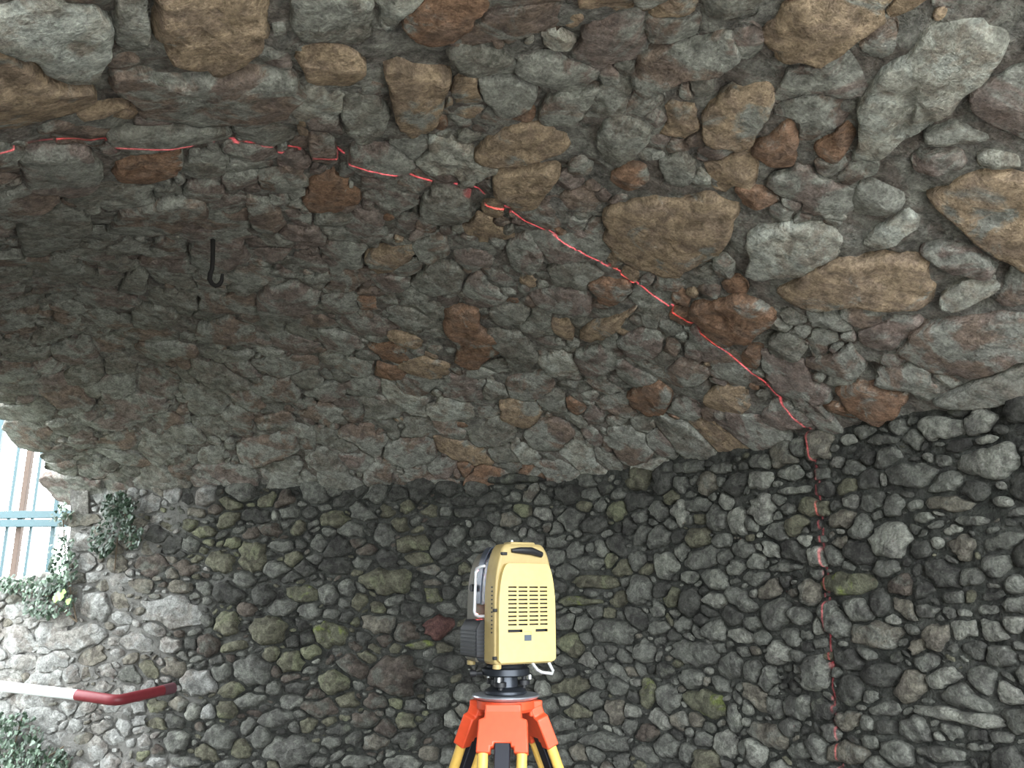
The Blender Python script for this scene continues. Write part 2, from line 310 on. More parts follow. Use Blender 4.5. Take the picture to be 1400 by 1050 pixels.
WELL = E('279,728,20,12,0,colive 301,769,22,19,0,colive 346,760,22,29,0,colive 312,812,29,20,0,cdark 361,812,19,19,0,cdark 307,851,22,20,0,colive 367,862,36,26,0,colive 320,884,22,9,15,colive '
'346,916,30,28,0,cgrey 283,884,18,19,0,cbrown 234,837,48,26,0,block 195,802,23,11,0,ctan 248,803,20,11,0,ctan 133,828,24,25,0,block 270,933,33,25,0,block 262,974,15,14,30,cpale '
'299,1007,29,23,0,cgrey 342,958,24,14,0,cgrey 339,993,13,17,-15,cgrey 379,984,25,17,5,cgrey 398,1026,44,29,0,cgrey 240,1015,25,17,0,cgrey 195,1013,12,14,0,block 209,1042,18,10,0,block '
'254,1042,24,9,0,cgrey 312,1046,20,8,0,cgrey 207,773,28,17,0,cbrown 254,777,18,13,0,cbrown 270,700,17,10,0,ctan 188,878,30,20,0,block 110,872,42,22,15,block 232,882,20,14,0,block '
'30,875,32,22,0,block 27,835,24,14,0,block 118,768,20,15,0,block 113,710,28,12,0,ctan 458,710,21,15,0,colive 527,730,19,18,0,cgrey 566,743,27,17,0,colive 435,743,16,15,0,cgrey 388,747,20,10,0,cgrey '
'460,775,27,13,0,cdark 417,777,18,13,0,cdark 413,812,29,16,0,cmoss 476,806,14,16,0,cgrey 530,795,42,22,0,colive 589,779,20,10,0,ctan 593,796,15,7,0,ctan 519,853,31,19,0,ctan 601,855,27,21,0,cred '
'452,866,27,22,0,cmoss 400,906,24,19,0,colive 458,933,26,19,0,colive 542,925,40,33,0,cbrown 439,968,27,17,0,cbrown 407,941,20,13,0,cdark 374,941,12,12,0,cgrey 511,1015,23,16,0,ctan '
'499,984,24,14,0,cbrown 558,1011,23,17,0,cdark 605,1007,19,15,0,cdark 488,1042,25,12,0,cgrey 550,1044,28,13,0,cgrey 464,999,18,12,0,cdark 632,972,12,14,0,ctan 612,905,24,16,0,cdark 573,882,25,8,0,cmoss '
'774,677,21,18,0,cdark 913,773,20,24,0,cgrey 966,761,29,18,15,cgrey 981,820,20,16,0,cpale 923,818,13,17,0,cmoss 946,790,14,12,0,cgrey 1061,839,25,27,0,cgrey 841,863,39,22,0,cgrey 1044,695,20,24,0,cpale '
'995,687,11,16,0,cpale 958,691,20,14,0,cgrey 1036,790,19,13,0,cgrey 1012,868,23,13,-15,cpale 950,894,34,22,-15,cgrey 784,937,32,18,0,colive 788,974,22,14,0,colive 884,948,13,23,0,cmoss 915,957,20,26,0,cgrey '
'962,962,34,22,-35,cmoss 1001,984,11,24,10,cgrey 1047,1005,34,19,-35,ctan 1091,968,27,24,-20,cgrey 829,1015,38,16,-5,cgrey 774,1009,18,11,0,cgrey 884,1003,20,16,0,cbrown 817,796,35,11,0,colive '
'794,822,33,9,0,cmoss 805,769,28,12,0,cgrey 712,698,17,11,0,colive 903,859,15,13,0,cgrey 997,910,20,22,-20,cgrey 809,718,24,14,20,cdark '
'1280,586,38,21,0,cpale 1350,632,52,30,10,cpale 1201,600,26,11,0,cgrey 1156,601,13,10,0,cpale 1161,640,18,16,0,cgrey 1243,649,42,20,0,cgrey 1294,688,35,15,0,ctan 1369,686,19,11,0,cpale '
'1212,737,30,30,0,cpale 1255,751,17,17,0,cdark 1278,742,11,11,0,cpale 1112,693,23,17,0,colive 1077,696,10,11,0,cgrey 1079,646,19,13,0,cgrey 1040,632,20,13,0,cgrey 1088,670,24,7,8,cgrey '
'1154,797,40,21,0,cmoss 1231,800,23,19,0,cbrown 1327,789,26,16,0,cgrey 1196,868,42,22,-5,ctan 1119,858,9,17,10,cpale 1322,861,28,21,0,cpale 1294,926,30,19,0,cpale 1373,896,28,19,-10,cgrey '
'1266,835,19,13,0,cgrey 1303,816,20,12,0,cgrey 1160,985,25,16,0,ctan 1089,1027,20,15,0,cgrey 1155,1030,38,20,0,ctan 1317,978,75,13,-10,cpale 1345,1020,20,9,0,cgrey 1205,924,33,20,0,cdark '
'1210,970,26,16,0,cgrey 1290,1031,42,14,-8,cgrey 1373,742,34,17,10,cgrey 1327,712,28,9,0,cgrey 1390,800,16,18,0,cgrey 1373,1007,22,12,0,cgrey 1258,708,16,10,0,cgrey 1355,833,18,11,0,cgrey '
'1121,737,11,8,0,cgrey 1145,742,15,13,0,ctan 1075,775,24,9,5,cgrey 350,705,26,12,0,cdark 395,700,16,12,0,cgrey 700,655,40,9,0,cdark 640,700,22,10,0,cdark 600,715,20,8,0,cdark 940,640,30,10,8,cgrey 990,640,16,10,0,cgrey')

# ------------------------------------------------------------------ laying the stones
def smoothclosed(P, K, jit, rs):
    P = np.asarray(P, float)
    for _ in range(1):
        Nx = np.roll(P, -1, 0); P = np.stack([P * .84 + Nx * .16, P * .16 + Nx * .84], 1).reshape(-1, 2)
    Q = np.vstack([P, P[:1]]); L = np.concatenate([[0], np.cumsum(np.linalg.norm(np.diff(Q, axis=0), axis=1))])
    t = np.linspace(0, L[-1], K, endpoint=False)
    O = np.stack([np.interp(t, L, Q[:, 0]), np.interp(t, L, Q[:, 1])], -1)
    c = O.mean(0); f = 1 + jit * (rs.rand(K) - .5)
    return c + (O - c) * f[:, None]
def inside(P, poly):
    x, y = P[:, 0], P[:, 1]; r = np.zeros(len(P), bool); n = len(poly)
    a, b = poly, np.roll(poly, -1, 0)
    for (x0, y0), (x1, y1) in zip(a, b):
        if y0 == y1: continue
        c = ((y0 > y) != (y1 > y)) & (x < (x1 - x0) * (y - y0) / (y1 - y0) + x0); r ^= c
    return r
class Field:
    def __init__(s, pos, hit, seed):
        s.pos, s.hit, s.rs = pos, hit, np.random.RandomState(seed)
        s.c = []; s.M = []; s.r = []; s.lim = []; s.pal = []; s.poly = []; s.px = []
    def add(s, c, M, lim, pal, poly=None):
        s.c.append(np.asarray(c, float)); s.M.append(M); s.r.append(math.sqrt(abs(np.linalg.det(M)))); s.lim.append(lim); s.pal.append(pal); s.poly.append(poly)
    def ellipse_px(s, x, y, rx, ry, ang, p):
        c = s.hit(x, y); a = R(ang)
        ax = s.hit(x + rx * math.cos(a), y - rx * math.sin(a)) - c; ay = s.hit(x - ry * math.sin(a), y - ry * math.cos(a)) - c
        s.add(c, np.stack([ax, ay], 1), 1.07, p)
    def poly_px(s, pts, p):
        P = np.array([s.hit(*q) for q in pts]); P = smoothclosed(P, 34, .05, s.rs)
        c = P.mean(0); sd = (P - c).std(0) * 1.4; s.add(c, np.diag(sd), 1, p, P)
    def fill(s, n, rlo, rhi, asp, ang, spread, f, lim, chooser, ok):
        rs = s.rs
        for _ in range(n):
            p = ok(rs)
            if p is None: continue
            r = rlo * (rhi / rlo) ** rs.rand()
            c = np.array(s.c); d = np.hypot(c[:, 0] - p[0], c[:, 1] - p[1]); rr = np.array(s.r)
            near = d < (r + rr) * 2.2; bad = False
            A = ang(p) + rs.randn() * spread; q = math.sqrt(asp * (.75 + .5 * rs.rand()))
            M = np.array([[math.cos(A), -math.sin(A)], [math.sin(A), math.cos(A)]]) @ np.diag([r * q, r / q])
            Mi = np.linalg.inv(M)
            test = p + (M @ np.array([[0, 1, -1, 0, 0, .7, .7, -.7, -.7], [0, 0, 0, 1, -1, .7, -.7, .7, -.7]]) * .72).T
            for j in np.nonzero(near)[0]:
                if s.poly[j] is not None:
                    if inside(test, s.poly[j]).any(): bad = True; break
                else:
                    v = np.linalg.norm(np.linalg.solve(s.M[j], p - s.c[j])); w2 = np.linalg.norm(Mi @ (s.c[j] - p))
                    if v < f * (1 + r / s.r[j]) or w2 < f * (1 + s.r[j] / r) * .8: bad = True; break
            if not bad: s.add(p, M, lim, chooser(p, r, rs))
    def outlines(s, gap, K=20):
        c = np.array(s.c); rr = np.array(s.r); Mi = [np.linalg.inv(m) for m in s.M]; out = []
        th = np.arange(K) * 2 * math.pi / K; D = np.stack([np.cos(th), np.sin(th)])
        for i in range(len(c)):
            if s.poly[i] is not None: out.append(s.poly[i]); continue
            rad = np.linspace(.25, s.lim[i], 26)
            W = (s.M[i] @ D).T                                   # K,2
            P = c[i] + W[:, None, :] * rad[None, :, None]          # K,R,2
            V = np.zeros((K, len(rad)), bool)
            d = np.hypot(c[:, 0] - c[i, 0], c[:, 1] - c[i, 1]); big = np.abs(s.M[i]).max() * 1.5
            for j in np.nonzero(d < (big + rr * 2.6))[0]:
                if j == i: continue
                if s.poly[j] is not None: V |= inside(P.reshape(-1, 2), s.poly[j]).reshape(V.shape)
                else: V |= np.linalg.norm((P - c[j]) @ Mi[j].T, axis=-1) < rad[None, :]
            k = np.where(V.any(1), V.argmax(1), len(rad) - 1); r = rad[k]
            r = np.minimum(r, (np.roll(r, 1) + np.roll(r, -1)) * .5 * 1.25)
            r = np.maximum(r - gap / np.linalg.norm(W, axis=1), .18)
            r *= 1 + .09 * (s.rs.rand(K) - .5)
            out.append(c[i] + W * r[:, None])
        s.out = out; return out
    def mesh(s, i, kind):
        rs = s.rs; O = s.out[i]; c = O.mean(0); rad = np.linalg.norm(O - c, axis=1); rm = math.sqrt((rad ** 2).mean())
        K0 = len(O); K = 20 if rm < .045 else 32 if rm < .09 else 48
        if rm < .022: K = 14
        t = np.arange(K) / K * K0; a_ = np.floor(t).astype(int); f_ = (t - a_)[:, None]; O = O[a_ % K0] * (1 - f_) + O[(a_ + 1) % K0] * f_
        loc = O - c; ff = fbm(O[:, 0] + 9, O[:, 1] + 3, 16, 3) * (.10 if kind == 'cobble' else .17) * min(1, .05 / rm + .25)
        loc = loc * (1 + ff)[:, None]; rad = np.linalg.norm(loc, axis=1); rmin = max(rad.min(), .4 * rm)
        big = rm > .045
        if kind == 'cobble':
            H = min(.055, .60 * rmin) * (.65 + .6 * rs.rand())
            fr, hh = ([1.0, .985, .94, .86, .75, .6, .42, .22], [-.8, .05, .32, .58, .77, .91, .98, 1.0]) if big else ([1.0, .98, .86, .66, .36], [-.8, .1, .58, .87, .99]); amp = .07 * rm + .002
        else:
            H = min(.042, .008 + .22 * rmin) * (.45 + .8 * rs.rand())
            if s.poly[i] is not None: H = max(H, min(.034, .012 + .14 * rm))
            fr, hh = ([1.0, .99, .965, .91, .8, .65, .45, .22], [-1.0, .0, .5, .82, .95, 1.0, 1.0, 1.0]) if big else ([1.0, .985, .9, .68, .36], [-1.0, .3, .8, .97, 1.0]); amp = .05 * rm + .005
        q = np.concatenate([loc * f for f in fr] + [np.zeros((1, 2))]); h = np.concatenate([np.full(K, v * H) for v in hh] + [np.array([H])])
        tilt = rs.randn(2) * (.07 if kind == 'cobble' else .10) * min(1, .07 / rm); top = h > 0
        h = h + np.where(top, q @ tilt, 0)
        h = h + np.where(top, (fbm(q[:, 0] + c[0], q[:, 1] + c[1], 9, 5, .6) * 1.1 + .5 * np.abs(fbm(q[:, 0] - c[1], q[:, 1] + c[0], 14, 3))) * amp, 0)
        if kind != 'cobble' and rm > .03:
            for _ in range(5):
                a = rs.rand() * 6.28; dd = np.array([math.cos(a), math.sin(a)])
                h = np.where(top, np.minimum(h, H * (1.1 + .3 * rs.rand()) - np.maximum(q @ dd - rm * .2 * rs.rand(), 0) * (.2 + .5 * rs.rand()) * min(1, .045 / rm)), h)
        h = np.where(top, np.maximum(h, -.006 - .4 * H), h)
        q = q + c
        V = s.pos(q[:, 0], q[:, 1], h); F = []
        for a in range(len(fr) - 1):
            for k in range(K): F.append((a * K + k, a * K + (k + 1) % K, (a + 1) * K + (k + 1) % K, (a + 1) * K + k))
        t = len(V) - 1; a = len(fr) - 1
        for k in range(K): F.append((a * K + k, a * K + (k + 1) % K, t))
        F = [f[::-1] for f in F]
        px, py, zc = project(s.pos(O[:, 0], O[:, 1], np.zeros(K)))
        vis = np.clip(px, 0, 1400).ptp() * np.clip(py, 0, 1050).ptp() if zc.min() > .1 else 0
        return V, F, vis
    def build(s, idx, kind, parent, name='stone', limit=300):
        L = [(i,) + s.mesh(i, kind) for i in idx]; L.sort(key=lambda a: -a[3])
        for i, V, F, vis in L[:limit]:
            o0 = V.mean(0); me = bpy.data.meshes.new(name); me.from_pydata((V - o0).tolist(), [], F); me.materials.append(PAL[s.pal[i]])
            me.polygons.foreach_set('use_smooth', [True] * len(F)); o = link(name, me, parent); o.location = o0
        rest = L[limit:]
        if rest:
            VV = []; FF = []; MI = []; n = 0
            for i, V, F, vis in rest:
                VV.append(V); FF += [tuple(k + n for k in f) for f in F]; MI += [PK.index(s.pal[i])] * len(F); n += len(V)
            me = bpy.data.meshes.new('small_stones'); me.from_pydata(np.concatenate(VV).tolist(), [], FF)
            for k in PK: me.materials.append(PAL[k])
            me.polygons.foreach_set('material_index', MI); me.polygons.foreach_set('use_smooth', [True] * len(FF))
            o = link('small_stones', me, parent); o['kind'] = 'stuff'

def grid_obj(name, X, Y, Z, mask, mat):
    n, m = X.shape; V = np.stack([X, Y, Z], -1).reshape(-1, 3); F = []
    for i in range(n - 1):
        for j in range(m - 1):
            if mask is None or mask[i, j]: F.append((i * m + j, i * m + j + 1, (i + 1) * m + j + 1, (i + 1) * m + j))
    me = bpy.data.meshes.new(name); me.from_pydata(V.tolist(), [], F); me.materials.append(mat)
    me.polygons.foreach_set('use_smooth', [True] * len(F)); o = link(name, me); o['kind'] = 'structure'; return o
nrs = np.random.RandomState(11)

# ceiling: the rubble vault
xs = np.arange(MOUTH, 4.6, .022); ys = np.arange(-3.0, 6.1, .022)
X, Y = np.meshgrid(xs, ys); S = sdist(X, Y)
Z = vaultz(X, Y) + .006 - .013 * fbm(X, Y, 6.5, 5, .6) + .05 * np.clip(fbm(X + 50, Y * 1.0, 5.5, 3) - .45, 0, 1)
mask = (S > -.30) & (S < SPAN + .3) & (X * U1[0] + Y * U1[1] < REAR)
ceiling = grid_obj('ceiling', X, Y, Z, mask[:-1, :-1] | False, mortar_v)
# the mass of masonry and earth the vault carries
bm = bmesh.new()
def slabpoly(pts, z0, z1):
    A = [bm.verts.new((*p, z0)) for p in pts]; B = [bm.verts.new((*p, z1)) for p in pts]; n = len(pts)
    bm.faces.new(A); bm.faces.new(B)
    for k in range(n): bm.faces.new((A[k], A[(k + 1) % n], B[(k + 1) % n], B[k]))
def ptc(s1v=None, s2v=None, x=None, along=None):
    if s1v is not None and s2v is not None: return tuple(from_s(s1v, s2v))
    if s2v is not None:  # on line s2 = v at given x
        y = Q2[1] + (s2v - (x - Q2[0]) * N2[0]) / N2[1]; return (x, y)
    p = Q1 + N1 * s1v; p = p + U1 * (along - p @ U1); return tuple(p)
slabpoly([ptc(s2v=-.5, x=MOUTH), ptc(-.5, -.5), ptc(s1v=-.5, along=REAR), ptc(s1v=SPAN + .5, along=REAR), ptc(SPAN + .5, SPAN + .5), ptc(s2v=SPAN + .5, x=MOUTH)], 3.16, 3.9)
o = obj('trim_1', bm, mortar_v, smooth=False); o['kind'] = 'structure'
bm = bmesh.new()                                                     # arch faces at both mouths
def archface(p0, p1, d):
    p0, p1, d = np.array(p0), np.array(p1), np.array(d); n = 40; rows = []
    for k in range(n + 1):
        p = p0 + (p1 - p0) * k / n; z = float(vaultz(p[0], p[1]))
        if sdist(p[0], p[1]) < 0: z = 1.9
        if sdist(p[0], p[1]) > SPAN: z = 1.9
        q = p + d; rows.append([bm.verts.new((p[0], p[1], z)), bm.verts.new((q[0], q[1], z)), bm.verts.new((q[0], q[1], 3.9)), bm.verts.new((p[0], p[1], 3.9))])
    for A, B in zip(rows, rows[1:]):
        for k in range(4): bm.faces.new((A[k], B[k], B[(k + 1) % 4], A[(k + 1) % 4]))
archface(ptc(s2v=-.4, x=MOUTH), ptc(s2v=SPAN + .5, x=MOUTH), (.12, 0))
archface(ptc(s1v=-.4, along=REAR), ptc(s1v=SPAN + .5, along=REAR), -U1 * .12)
o = obj('trim_2', bm, mortar_p, smooth=False); o['kind'] = 'structure'

VF = Field(vpos, hit_vault, 21)
for p, t in VPOLY: VF.poly_px([tuple(map(float, q.split(','))) for q in t.split()], p)
def ok_v(rs):
    x = MOUTH + .04 + rs.rand() * 5.6; y = .7 + rs.rand() * 5.2; s = sdist(x, y)
    if s < .03 or s > SPAN - .1: return None
    px, py, zc = project(np.array([x, y, vaultz(x, y)]))
    return np.array([x, y]) if zc > .6 and -250 < px < 1650 and -220 < py else None
def ch_v(p, r, rs):
    v = rs.rand() * (.80 if p[0] < -.7 else 1)
    if p[1] < 2.3 and v > .62: return 'ochre' if v < .84 else 'pale' if v < .93 else 'rust'
    return 'mauve' if v < .28 else 'brown' if v < .54 else 'grey' if v < .82 else 'rust' if v < .89 else 'ochre' if v < .96 else 'pale'
def ang_v(p):
    a, b = s12(*p); return (math.atan2(U1[1], U1[0]) if a < b else math.atan2(U2[1], U2[0]))
VF.fill(2500, .10, .17, 1.5, ang_v, .4, .60, 1.9, ch_v, ok_v)
VF.fill(4500, .05, .10, 1.5, ang_v, .5, .60, 1.9, ch_v, ok_v)
VF.fill(4500, .020, .05, 1.5, ang_v, .6, .64, 1.8, ch_v, ok_v)
VF.outlines(.004)
VF.build(range(len(VF.c)), 'rubble', ceiling)

# walls
UC = float(u_of(*from_s(.25, .25)))
UJ = float(np.interp(MOUTH, PATH[:120, 0], PU[:120]))
UE = float(u_of(*ptc(s1v=0, along=REAR)))
def wallmesh(name, u0, u1, z1, mat, n, dep=-.014):
    u = np.linspace(u0, u1, n); z = np.linspace(-.02, z1, int(z1 / .025)); Ug, Zg = np.meshgrid(u, z)
    P = wpos(Ug, Zg, dep + .014 * fbm(Ug, Zg, 9, 5, .6))
    return grid_obj(name, P[..., 0], P[..., 1], P[..., 2], None, mat)
UL = float(u_of(-2.15, 5.5))
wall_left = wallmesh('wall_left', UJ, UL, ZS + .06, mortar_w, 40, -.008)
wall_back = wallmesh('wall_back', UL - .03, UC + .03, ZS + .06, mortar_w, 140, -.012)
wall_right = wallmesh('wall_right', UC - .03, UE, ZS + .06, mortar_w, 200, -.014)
WF = Field(wpos, hit_wall, 5)
for e in WELL: WF.ellipse_px(*map(float, e[:5]), e[5])
def ok_w(rs):
    u = UJ - .9 + rs.rand() * (UE - UJ + .5); z = .02 + rs.rand() * (ZS - .06)
    if u < UJ + .04: return None
    P = wpos(np.array(u), np.array(z), 0.); px, py, zc = project(P)
    return np.array([u, z]) if zc > .5 and px < 1620 and py < 1900 else None
def ch_w(p, r, rs):
    v = rs.rand(); x = project(wpos(np.array(p[0]), np.array(p[1]), 0.))[0]
    x = x + 130 * (rs.rand() - .5)
    if x < 230: return 'block' if v < .7 else 'ctan'
    if x < 620: return 'cgrey' if v < .4 else 'cdark' if v < .6 else 'colive' if v < .82 else 'cbrown' if v < .96 else 'cmoss'
    return 'cgrey' if v < .55 else 'cdark' if v < .74 else 'cpale' if v < .86 else 'colive' if v < .93 else 'ctan'
ang_w = lambda p: 0.
WF.fill(4500, .055, .095, 1.35, ang_w, .35, .66, 1.25, ch_w, ok_w)
WF.fill(3000, .038, .06, 1.45, ang_w, .3, .66, 1.25, ch_w, ok_w)
WF.fill(12000, .022, .045, 1.6, ang_w, .45, .70, 1.2, ch_w, ok_w)
WF.fill(7000, .011, .022, 1.7, ang_w, .6, .8, 1.15, ch_w, ok_w)
WF.outlines(.0095)
uc = np.array(WF.c)[:, 0]
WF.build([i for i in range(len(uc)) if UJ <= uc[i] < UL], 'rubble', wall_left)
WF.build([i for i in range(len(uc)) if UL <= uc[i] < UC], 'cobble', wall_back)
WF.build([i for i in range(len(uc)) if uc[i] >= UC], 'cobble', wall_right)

# the low wall that runs on outside the mouth, stepped, and the unseen inner walls
OUTZ = EYE + .07
u = np.linspace(.6, UJ, 70); z = np.linspace(-.02, OUTZ, 42); Ug, Zg = np.meshgrid(u, z)
P = wpos(Ug, Zg, (nrs.rand(*Ug.shape) - .5) * .02 - .01)
top = wpos(u, np.full_like(u, OUTZ), 0.)
back = [wpos(u, np.full_like(u, zz), -.45) for zz in (OUTZ + .01, 0.)]
G = np.concatenate([P, back[0][None], back[1][None]])
wall_outer = grid_obj('wall_outer', G[..., 0], G[..., 1], G[..., 2], None, mortar_p)
OF = Field(wpos, hit_wall, 31)
def ok_o(rs):
    u = UJ - 1.3 + rs.rand() * 1.3; z = .02 + rs.rand() * (OUTZ - .08); return np.array([u, z])
for e in (a for a in WELL if float(a[0]) < 60): OF.ellipse_px(*map(float, e[:5]), e[5])
OF.fill(700, .07, .11, 1.6, ang_w, .15, .66, 1.25, lambda p, r, rs: 'block', ok_o)
OF.fill(1500, .03, .06, 1.6, ang_w, .3, .68, 1.25, lambda p, r, rs: 'block' if rs.rand() < .8 else 'ctan', ok_o)
OF.outlines(.004)
OF.build([i for i in range(len(OF.c)) if OF.c[i][0] < UJ + .02], 'rubble', wall_outer)

def innerwall(name, a, b, off):
    bm = bmesh.new(); a, b, off = Vector((*a, 0)), Vector((*b, 0)), Vector((*off, 0))
    vs = [bm.verts.new(p + Vector((0, 0, z))) for z in (0, ZS + .2) for p in (a, b, b + off, a + off)]
    for f in ((0, 1, 2, 3), (4, 5, 6, 7), (0, 1, 5, 4), (1, 2, 6, 5), (2, 3, 7, 6), (3, 0, 4, 7)): bm.faces.new([vs[i] for i in f])
    o = obj(name, bm, mortar_w, smooth=False); o['kind'] = 'structure'
innerwall('wall_inner', ptc(s2v=SPAN, x=MOUTH), ptc(SPAN, SPAN), N2 * .5)
innerwall('wall_near', ptc(SPAN, SPAN), ptc(s1v=SPAN, along=REAR), N1 * .5)
bm = bmesh.new(); slabpoly([ptc(s2v=-.1, x=MOUTH), ptc(-.1, -.1), ptc(s1v=-.1, along=REAR), ptc(s1v=SPAN + .1, along=REAR), ptc(SPAN + .1, SPAN + .1), ptc(s2v=SPAN + .1, x=MOUTH)], -.2, 0)
floor = obj('floor', bm, damp, smooth=False); floor['kind'] = 'structure'
bm = bmesh.new(); bx(bm, (-30, -30, -.4), (30, 30, -.012))
ground = obj('ground', bm, turf, smooth=False); ground['kind'] = 'structure'
bm = bmesh.new(); slabpoly([ptc(s1v=-1.5, along=REAR - .02), ptc(s1v=SPAN + 1.5, along=REAR - .02), ptc(s1v=SPAN + 1.5, along=REAR + 9), ptc(s1v=-1.5, along=REAR + 9)], -.2, 0)  # pale slab added out of view to bounce daylight onto the near vault
o = obj('bounce_slab', bm, earth, smooth=False); o['kind'] = 'structure'
# unseen block, added to narrow the far mouth and cut daylight from the left
bm = bmesh.new(); a_, b_ = ptc(s2v=1.35, x=MOUTH), ptc(s2v=SPAN + .3, x=MOUTH); bx(bm, (MOUTH - .25, b_[1], 0), (MOUTH + .05, a_[1], 3.2))
o = obj('mouth_light_block', bm, mortar_p, smooth=False); o['kind'] = 'structure'

# ------------------------------------------------------------------ steel fence on the low wall
teal = material('teal_paint', (.035, .08, .092), .45); rusty = material('rusted_bar', (.10, .07, .055), .8)
fence = empty('steel_fence', 'blue-green steel fence of upright bars and double rail in the bright opening', 'fence', (0, 0, 0))
fe = N2 * -.22
def fpt(x): p = np.array(ptc(s2v=-.22, x=x)); return p
for zz in (.515, .455):
    bm = bmesh.new(); a, b = fpt(-6.4), fpt(-2.95); dirv = Vector((b[0] - a[0], b[1] - a[1], 0)); L_ = dirv.length
    M = Matrix.Translation((a[0], a[1], EYE + zz)) @ dirv.to_track_quat('X', 'Z').to_matrix().to_4x4()
    bx(bm, (0, -.022, -.026), (L_, .022, .026), M); obj('rail', bm, teal, fence, smooth=False, bevel=.003)
for x, wd, m in [(x0 - .51 * j, wd, m) for j in range(6) for x0, wd, m in ((-3.23, .015, teal), (-3.40, .009, teal), (-3.485, .019, rusty), (-3.58, .010, teal))]:
    p = fpt(x); bm = bmesh.new()
    bx(bm, (p[0] - wd, p[1] + .05 - wd, OUTZ - .03), (p[0] + wd, p[1] + .05 + wd, EYE + 1.75)); obj('bar', bm, m, fence, smooth=False, bevel=.002)

# ------------------------------------------------------------------ red and white rail
white_p = material('white_paint', (.72, .74, .75), .4, bump=.2); red_p = material('red_paint', (.20, .028, .035), .45, bump=.2); cap_m = material('dull_cap', (.12, .05, .06), .6)
rail = empty('barrier_rail', 'red and white painted steel tube rail bent at its end, along the wall', 'rail', (0, 0, 0))
def w3(px, py, off):
    q = hit_wall(px, py); p = wpos(np.array(q[0]), np.array(q[1]), off); return Vector(p)
a = at(105, 950, 5.08); b = at(160, 958, 5.03); c_ = at(226, 943, 5.33); far = a + (at(0, 938, 5.20) - a) * 3.2
bm = bmesh.new(); tube(bm, [far, a], .030, 16); obj('white_tube', bm, white_p, rail)
bm = bmesh.new(); d1 = (a - b).normalized(); d2 = (c_ - b).normalized()
bend = [b + d1 * .05 * (1 - t) ** 2 + d2 * .05 * t * t for t in np.linspace(0, 1, 7)]
tube(bm, [a] + bend + [c_ - d2 * .02], .0305, 16); obj('red_tube', bm, red_p, rail)
bm = bmesh.new(); tube(bm, [c_ - d2 * .022, c_ - d2 * .01, c_ + d2 * .06], [.0325, .0325, .0325], 16); obj('end_socket', bm, cap_m, rail)
bm = bmesh.new(); pz = far - (far - a).normalized() * .15; tube(bm, [(pz.x, pz.y, 0), (pz.x, pz.y, pz.z)], .03, 14); obj('post', bm, white_p, rail)

# ------------------------------------------------------------------ iron hook in the vault
iron = material('old_iron', (.018, .016, .015), .75, .3)
hp = hit_vault(291, 322); hz = float(vaultz(*hp)); 
def hk(px, py): return at(px, py, float(hp[1]))
bm = bmesh.new()
pts = [Vector((hk(291, 322).x, hp[1], hz + .04))] + [hk(*q) for q in ((291, 330), (291, 350), (290, 368), (287.5, 374), (286.5, 382), (290, 388), (295, 391), (300, 389), (303, 384), (304, 375))]
tube(bm, pts, [.010, .010, .009, .009, .010, .010, .009, .009, .009, .008, .006], 10)
tag(obj('iron_hook', bm, iron), 'black wrought iron hook hanging from the left part of the stone vault', 'hook')

# ------------------------------------------------------------------ ivy
leaf_d = material('ivy_dark', (.022, .040, .022), .45); leaf_l = material('ivy_pale', (.11, .16, .11), .4); leaf_b = material('ivy_fresh', (.22, .42, .07), .45)
stem_m = material('ivy_stem', (.12, .09, .06), .8)
def leafverts(c, n, up, s):
    n = n.normalized(); a = (up - n * up.dot(n)).normalized(); b = n.cross(a)
    sh = [(0, -.45), (.35, -.5), (.5, -.1), (.28, .08), (.3, .35), (0, .62), (-.3, .35), (-.28, .08), (-.5, -.1), (-.35, -.5)]
    return [c + (b * x + a * y + n * (-.12 * abs(x) * 2)) * s for x, y in sh], c + n * .0
def addleaf(V, F, MI, c, n, up, s, mi):
    L, m = leafverts(c, n, up, s); k = len(V); V += [c] + L
    for i in range(len(L)): F.append((k, k + 1 + i, k + 1 + (i + 1) % len(L))); MI.append(mi)
def ivy(label, spots, stems, seed, fresh=()):
    rr = random.Random(seed); V = []; F = []; MI = []
    root = empty('ivy_plant', label, 'ivy', (0, 0, 0))
    for (px, py, rx, ry, n, pale) in spots:
        for _ in range(n):
            a = rr.random() * 6.28; q = math.sqrt(rr.random()); hx = px + rx * q * math.cos(a); hy = py + ry * q * math.sin(a)
            p = w3(hx, hy, .045 + rr.random() * .07)
            nn = Vector((-.3 + rr.gauss(0, .5), -1, .3 + rr.gauss(0, .5))); addleaf(V, F, MI, p, nn, Vector((rr.gauss(0, .6), 0, -1)), rr.uniform(.015, .036), 1 if rr.random() < pale else 0)
    me = bpy.data.meshes.new('leaves'); me.from_pydata([tuple(v) for v in V], [], F)
    for m in (leaf_d, leaf_l): me.materials.append(m)
    me.polygons.foreach_set('material_index', MI); o = link('leaves', me, root); o['kind'] = 'stuff'
    for st in stems:
        bm = bmesh.new(); tube(bm, [w3(x, y, .02 + .01 * (i % 2)) for i, (x, y) in enumerate(st)], .005, 6); obj('stem', bm, stem_m, root)
    for (px, py, s) in fresh:
        V = []; F = []; MI = []; addleaf(V, F, MI, w3(px, py, .12), Vector((-.2, -1, .4)), Vector((.4, 0, -1)), s, 0)
        me = bpy.data.meshes.new('leaf'); me.from_pydata([tuple(v) for v in V], [], F); me.materials.append(leaf_b); link('leaf', me, root)['label'] = 'bright fresh green ivy leaf'
